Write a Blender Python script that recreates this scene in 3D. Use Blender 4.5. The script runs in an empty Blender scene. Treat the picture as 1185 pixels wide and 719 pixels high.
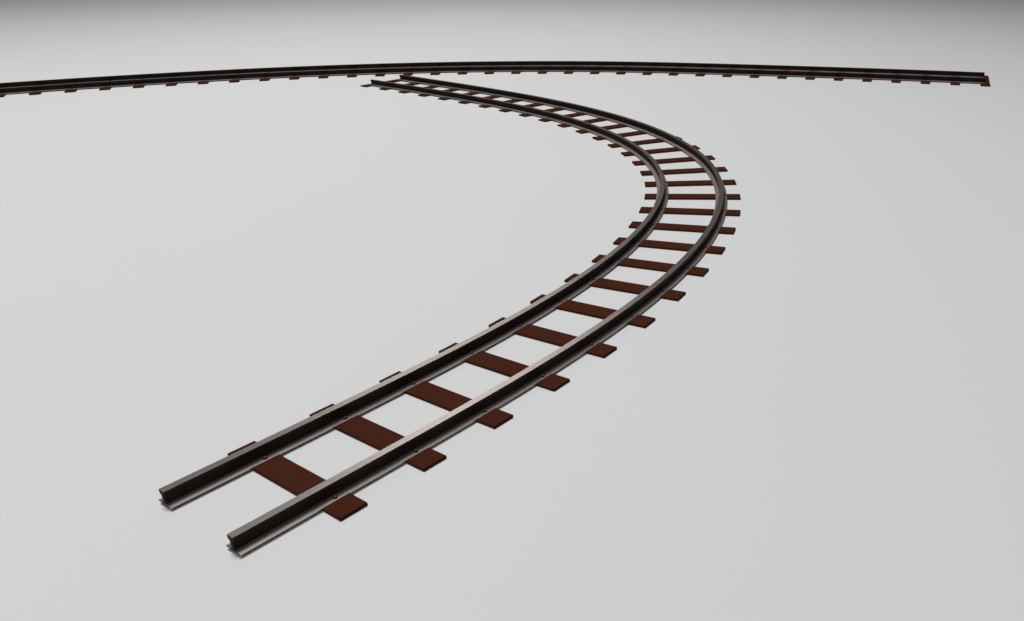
import bpy, bmesh, math
from mathutils import Vector

sc = bpy.context.scene
C = sc.collection
S = 0.65                                  # metres per survey unit

# ------------------------------------------------------------------ camera
W_PX, F_PX, PX_OFF, PITCH = 1185.0, 1026.96, 200.85, 0.419115
cd = bpy.data.cameras.new("camera")
cam = bpy.data.objects.new("camera", cd); C.objects.link(cam)
cd.sensor_fit = 'HORIZONTAL'; cd.sensor_width = 36.0
cd.lens = 36.0 * F_PX / W_PX
cd.shift_x = -PX_OFF / W_PX
cd.clip_start = 0.1; cd.clip_end = 1000.0
cam.location = (0, 0, 10.072 * S)
cam.rotation_euler = (math.pi / 2 - PITCH, 0, 0)
sc.camera = cam

# ------------------------------------------------------------------ world (dim, even studio fill)
w = bpy.data.worlds.new("World"); sc.world = w; w.use_nodes = True
bg = w.node_tree.nodes['Background']
bg.inputs[0].default_value = (0.95, 0.97, 1.0, 1); bg.inputs[1].default_value = 0.030

# ------------------------------------------------------------------ lamps
# high overhead spot: lights the floor and fades outwards
ld = bpy.data.lights.new("overhead_spot", 'SPOT')
ld.energy = 246000.0; ld.shadow_soft_size = 16.0
ld.spot_size = math.radians(120); ld.spot_blend = 1.0; ld.color = (1.0, 1.0, 1.0)
lo = bpy.data.objects.new("overhead_spot", ld); C.objects.link(lo)
lo.location = (-20.0, 27.0, 90.0)
# low soft box behind the tracks: gives the sheen on the steel
ad = bpy.data.lights.new("rear_softbox", 'AREA')
ad.shape = 'RECTANGLE'; ad.size = 20.0; ad.size_y = 11.0
ad.energy = 1900.0; ad.color = (1.0, 0.97, 0.95)
ao = bpy.data.objects.new("rear_softbox", ad); C.objects.link(ao)
az, el, dist = math.radians(-14.5), math.radians(29.0), 75.0
ao.location = (dist * math.cos(el) * math.sin(az), dist * math.cos(el) * math.cos(az), dist * math.sin(el))
ao.rotation_euler = (Vector((-3, 14, 0)) - ao.location).to_track_quat('-Z', 'Y').to_euler()

# broad fill light added unseen above and behind the camera: brightens the near sides
fd = bpy.data.lights.new("front_fill", 'AREA')
fd.shape = 'RECTANGLE'; fd.size = 26.0; fd.size_y = 12.0
fd.energy = 4000.0; fd.color = (1.0, 0.99, 0.98)
fo = bpy.data.objects.new("front_fill", fd); C.objects.link(fo)
fo.location = (-4.0, -26.0, 32.0)
fo.rotation_euler = (Vector((-3, 22, 0)) - fo.location).to_track_quat('-Z', 'Y').to_euler()

sc.view_settings.view_transform = 'Standard'
sc.view_settings.look = 'None'
sc.view_settings.exposure = 0.0
sc.view_settings.gamma = 1.0

# ------------------------------------------------------------------ materials
def mat(name, base, rough=0.6, metal=0.0, spec=0.3, var=0.0, scale=6.0, stretch=(1, 1, 1), bump=0.0, rvar=0.0):
    m = bpy.data.materials.new(name); m.use_nodes = True
    nt = m.node_tree; n = nt.nodes; b = n['Principled BSDF']
    b.inputs['Base Color'].default_value = (*base, 1)
    b.inputs['Roughness'].default_value = rough
    b.inputs['Metallic'].default_value = metal
    b.inputs['Specular IOR Level'].default_value = spec
    if var or bump or rvar:
        tc = n.new('ShaderNodeTexCoord'); mp = n.new('ShaderNodeMapping')
        mp.inputs['Scale'].default_value = stretch
        nz = n.new('ShaderNodeTexNoise'); nz.inputs['Scale'].default_value = scale
        nz.inputs['Detail'].default_value = 6.0; nz.inputs['Roughness'].default_value = 0.62
        nt.links.new(tc.outputs['Object'], mp.inputs[0]); nt.links.new(mp.outputs[0], nz.inputs['Vector'])
        if var:
            mx = n.new('ShaderNodeMix'); mx.data_type = 'RGBA'
            mx.inputs[6].default_value = (*[c * (1 - var) for c in base], 1)
            mx.inputs[7].default_value = (*[min(1, c * (1 + var)) for c in base], 1)
            nt.links.new(nz.outputs['Fac'], mx.inputs[0]); nt.links.new(mx.outputs[2], b.inputs['Base Color'])
        if rvar:
            mr = n.new('ShaderNodeMapRange')
            mr.inputs[3].default_value = rough - rvar; mr.inputs[4].default_value = rough + rvar
            nt.links.new(nz.outputs['Fac'], mr.inputs[0]); nt.links.new(mr.outputs[0], b.inputs['Roughness'])
        if bump:
            bp = n.new('ShaderNodeBump'); bp.inputs['Strength'].default_value = bump; bp.inputs['Distance'].default_value = 0.01
            nt.links.new(nz.outputs['Fac'], bp.inputs['Height']); nt.links.new(bp.outputs[0], b.inputs['Normal'])
    return m

M_FLOOR = mat('matte_grey_floor', (0.772, 0.774, 0.779), 1.0, 0, 0.0, var=0.012, scale=0.08)
M_STEEL = mat('bare_steel', (0.60, 0.54, 0.51), 0.34, 1.0, 0.5, var=0.05, scale=9, rvar=0.03)
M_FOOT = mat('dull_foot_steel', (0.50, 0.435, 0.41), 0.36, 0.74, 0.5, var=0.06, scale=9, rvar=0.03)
M_DARK = mat('shaded_side_steel', (0.0215, 0.0138, 0.0112), 0.62, 0, 0.09, var=0.25, scale=5)  # rail webs, sides, ends and bolt sides: shade of the metal painted near-black
M_WOOD = mat('stained_brown_wood', (0.064, 0.0175, 0.0076), 0.85, 0, 0.06, var=0.22, scale=7, stretch=(1, 9, 9), bump=0.25)

M_END = mat('shaded_wood_end', (0.030, 0.0105, 0.0058), 0.9, 0, 0.05, var=0.30, scale=22)  # darker copy of the wood, paints the shade on the sleeper ends

# ------------------------------------------------------------------ helpers
def link_mesh(name, bm, mats, parent=None, smooth=False):
    me = bpy.data.meshes.new(name)
    bmesh.ops.recalc_face_normals(bm, faces=bm.faces)
    bm.to_mesh(me); bm.free()
    for m in mats: me.materials.append(m)
    if smooth:
        for p in me.polygons: p.use_smooth = True
    o = bpy.data.objects.new(name, me); C.objects.link(o)
    if parent: o.parent = parent
    return o

def box_bm(lx, ly, lz, z0, bev):
    bm = bmesh.new(); bmesh.ops.create_cube(bm, size=1)
    for v in bm.verts: v.co = Vector((v.co.x * lx, v.co.y * ly, z0 + (v.co.z + .5) * lz))
    bmesh.ops.bevel(bm, geom=list(bm.edges), offset=bev, segments=2, affect='EDGES')
    return bm

# ------------------------------------------------------------------ floor
bm = bmesh.new(); bmesh.ops.create_grid(bm, x_segments=1, y_segments=1, size=400)
fl = link_mesh('floor', bm, [M_FLOOR]); fl['kind'] = 'structure'
fl['label'] = 'seamless matte pale grey floor'

# ------------------------------------------------------------------ track geometry
SL, SW, ST = 3.729 * S, 0.597 * S, 0.072 * S      # sleeper length, width, thickness
STEP = 1.89646 * S
Z0 = ST                                           # top of sleepers
GAUGE, OFF = 1.148 * S, -0.030 * S                # half distance between rails, offset of the pair

def walk(x, y, degs, before=0, after=0, slope=0.0):
    """stations (x, y, theta) of the sleepers from the surveyed directions"""
    t = [math.radians(d) for d in degs]
    for i in range(after): t.append(t[-1] + math.radians(slope))
    out = [(x * S, y * S, t[0])]
    for a, b in zip(t[:-1], t[1:]):
        m = (a + b) / 2 + math.pi / 2
        px, py, _ = out[-1]
        out.append((px + STEP * math.cos(m), py + STEP * math.sin(m), b))
    return out

def extend_start(st, frac):
    x, y, t = st[0]; m = t + math.pi / 2
    return [(x - STEP * frac * math.cos(m), y - STEP * frac * math.sin(m), t)] + st

def centre_line(st, sub=4):
    """Catmull-Rom through the stations"""
    pts = []
    n = len(st)
    g = lambda i: Vector(st[max(0, min(n - 1, i))])
    for i in range(n - 1):
        p0, p1, p2, p3 = g(i - 1), g(i), g(i + 1), g(i + 2)
        if i == 0: p0 = p1 * 2 - p2
        if i == n - 2: p3 = p2 * 2 - p1
        for k in range(sub):
            u = k / sub
            pts.append(0.5 * ((2 * p1) + (p2 - p0) * u + (2 * p0 - 5 * p1 + 4 * p2 - p3) * u * u + (3 * p1 - p0 - 3 * p2 + p3) * u ** 3))
    pts.append(g(n - 1))
    return pts

# half profile of a flat-bottomed rail: (half width, height), from foot to head
U = S
FOOT = 0.222 * U
prof = [(0.222, 0.000), (0.222, 0.020), (0.140, 0.030), (0.056, 0.038), (0.042, 0.056), (0.038, 0.120),
        (0.042, 0.205), (0.066, 0.226), (0.087, 0.240), (0.088, 0.315)]
prof = [(a * U, b * U) for a, b in prof]
ring = [(a, b) for a, b in prof] + [(-a, b) for a, b in reversed(prof)]
NR = len(ring)
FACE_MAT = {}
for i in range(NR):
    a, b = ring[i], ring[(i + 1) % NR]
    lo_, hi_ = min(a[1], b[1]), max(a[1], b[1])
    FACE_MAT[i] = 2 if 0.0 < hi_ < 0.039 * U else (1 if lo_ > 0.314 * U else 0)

def rail_bm(line, off):
    bm = bmesh.new(); rows = []
    for (x, y, t) in line:
        rows.append([bm.verts.new((x + (off + a) * math.cos(t), y + (off + a) * math.sin(t), Z0 - 0.012 * U + b)) for a, b in ring])
    for r0, r1 in zip(rows[:-1], rows[1:]):
        for i in range(NR):
            f = bm.faces.new((r0[i], r0[(i + 1) % NR], r1[(i + 1) % NR], r1[i]))
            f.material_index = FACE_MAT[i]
    for r in (rows[0], rows[-1]):
        # cap in strips between mirrored profile points, so the waisted outline is kept
        h = NR // 2
        for i in range(h - 1):
            bm.faces.new((r[i], r[i + 1], r[NR - 2 - i], r[NR - 1 - i]))
    return bm

def bolt_bm():
    bm = bmesh.new(); n = 10; R = 0.045 * U
    levels = [(R, 0.0), (R, 0.020 * U), (R * .88, 0.030 * U), (R * .70, 0.034 * U)]
    rows = [[bm.verts.new((r * math.cos(k * 2 * math.pi / n), r * math.sin(k * 2 * math.pi / n), z)) for k in range(n)] for r, z in levels]
    for j, (a, b) in enumerate(zip(rows[:-1], rows[1:])):
        for k in range(n):
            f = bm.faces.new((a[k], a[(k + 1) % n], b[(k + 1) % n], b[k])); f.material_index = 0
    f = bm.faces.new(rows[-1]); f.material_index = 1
    bm.faces.new(list(reversed(rows[0])))
    return bm

def make_track(label, group, stations, rail_stations, side, length=SL, off=OFF):
    cx = sum(s[0] for s in stations) / len(stations); cy = sum(s[1] for s in stations) / len(stations)
    root = bpy.data.objects.new('railway_track', None); C.objects.link(root)
    root.location = (cx, cy, 0); root.empty_display_size = 1.0
    root['label'] = label; root['category'] = 'railway track'; root['group'] = group
    loc = lambda L: [Vector((x - cx, y - cy, t)) for x, y, t in L]
    line = centre_line(loc(rail_stations))
    for s in (-1, 1):
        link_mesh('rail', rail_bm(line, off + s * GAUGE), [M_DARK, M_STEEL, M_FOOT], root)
    sb = box_bm(length, SW, ST, 0, 0.010 * U); sb.normal_update()
    for f in sb.faces:
        if abs(f.normal.x) > 0.9: f.material_index = 1        # end faces, shade put into the colour
    s0 = link_mesh('sleeper', sb, [M_WOOD, M_END], root)
    bolts = []
    for s in (-1, 1):
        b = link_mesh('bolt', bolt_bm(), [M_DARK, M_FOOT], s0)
        b.location = (off + s * GAUGE + side * 0.140 * U, 0.03 * U, Z0 + 0.015 * U)
        bolts.append(b)
    for i, (x, y, t) in enumerate(loc(stations)):
        if i == 0: o = s0
        else:
            o = s0.copy(); C.objects.link(o); o.parent = root
            for b in bolts:
                c = b.copy(); C.objects.link(c); c.parent = o
        o.location = (x, y, 0); o.rotation_euler = (0, 0, t)
    return root

TA = [-34.9, -34.4, -33.42, -31.74, -29.43, -26.55, -23.22, -19.5, -15.4, -10.98, -6.1, -0.69, 5.09, 11.02, 16.8, 22.1, 26.93,
      31.52, 35.87, 39.75, 43.03, 45.81, 48.21, 50.23, 51.77, 52.89, 53.76, 54.4, 54.9, 55.2]
TB = [74.52, 75.04, 75.54, 76.03, 76.52, 76.98, 77.42, 77.86, 78.38, 79.06, 79.97, 81.17, 82.66, 84.4, 86.28, 88.24, 90.21,
      92.12, 93.93, 95.67, 97.37, 99.11, 100.9, 102.72, 104.52, 106.25, 107.9, 109.44, 110.88, 112.19, 113.42, 114.61, 115.85, 117.15]
near = walk(-7.6268, 14.4811, TA)
farr = walk(19.7831, 59.7876, TB, after=4, slope=1.2)
# the distant track lies a little off the surveyed line at its right-hand end
farr = [(x + S * (0.18 - 0.028 * min(i, 10)) * math.cos(t), y + S * (0.18 - 0.028 * min(i, 10)) * math.sin(t), t)
        for i, (x, y, t) in enumerate(farr)]
make_track('railway track curving in a wide bend through the foreground, both its rail ends in view',
           'curved railway tracks on the floor', near, extend_start(near, 1.0), 1)
make_track('distant railway track behind the bend, its left end cut off by the picture edge',
           'curved railway tracks on the floor', farr, farr, -1, 4.10 * S, OFF + 0.18 * S)
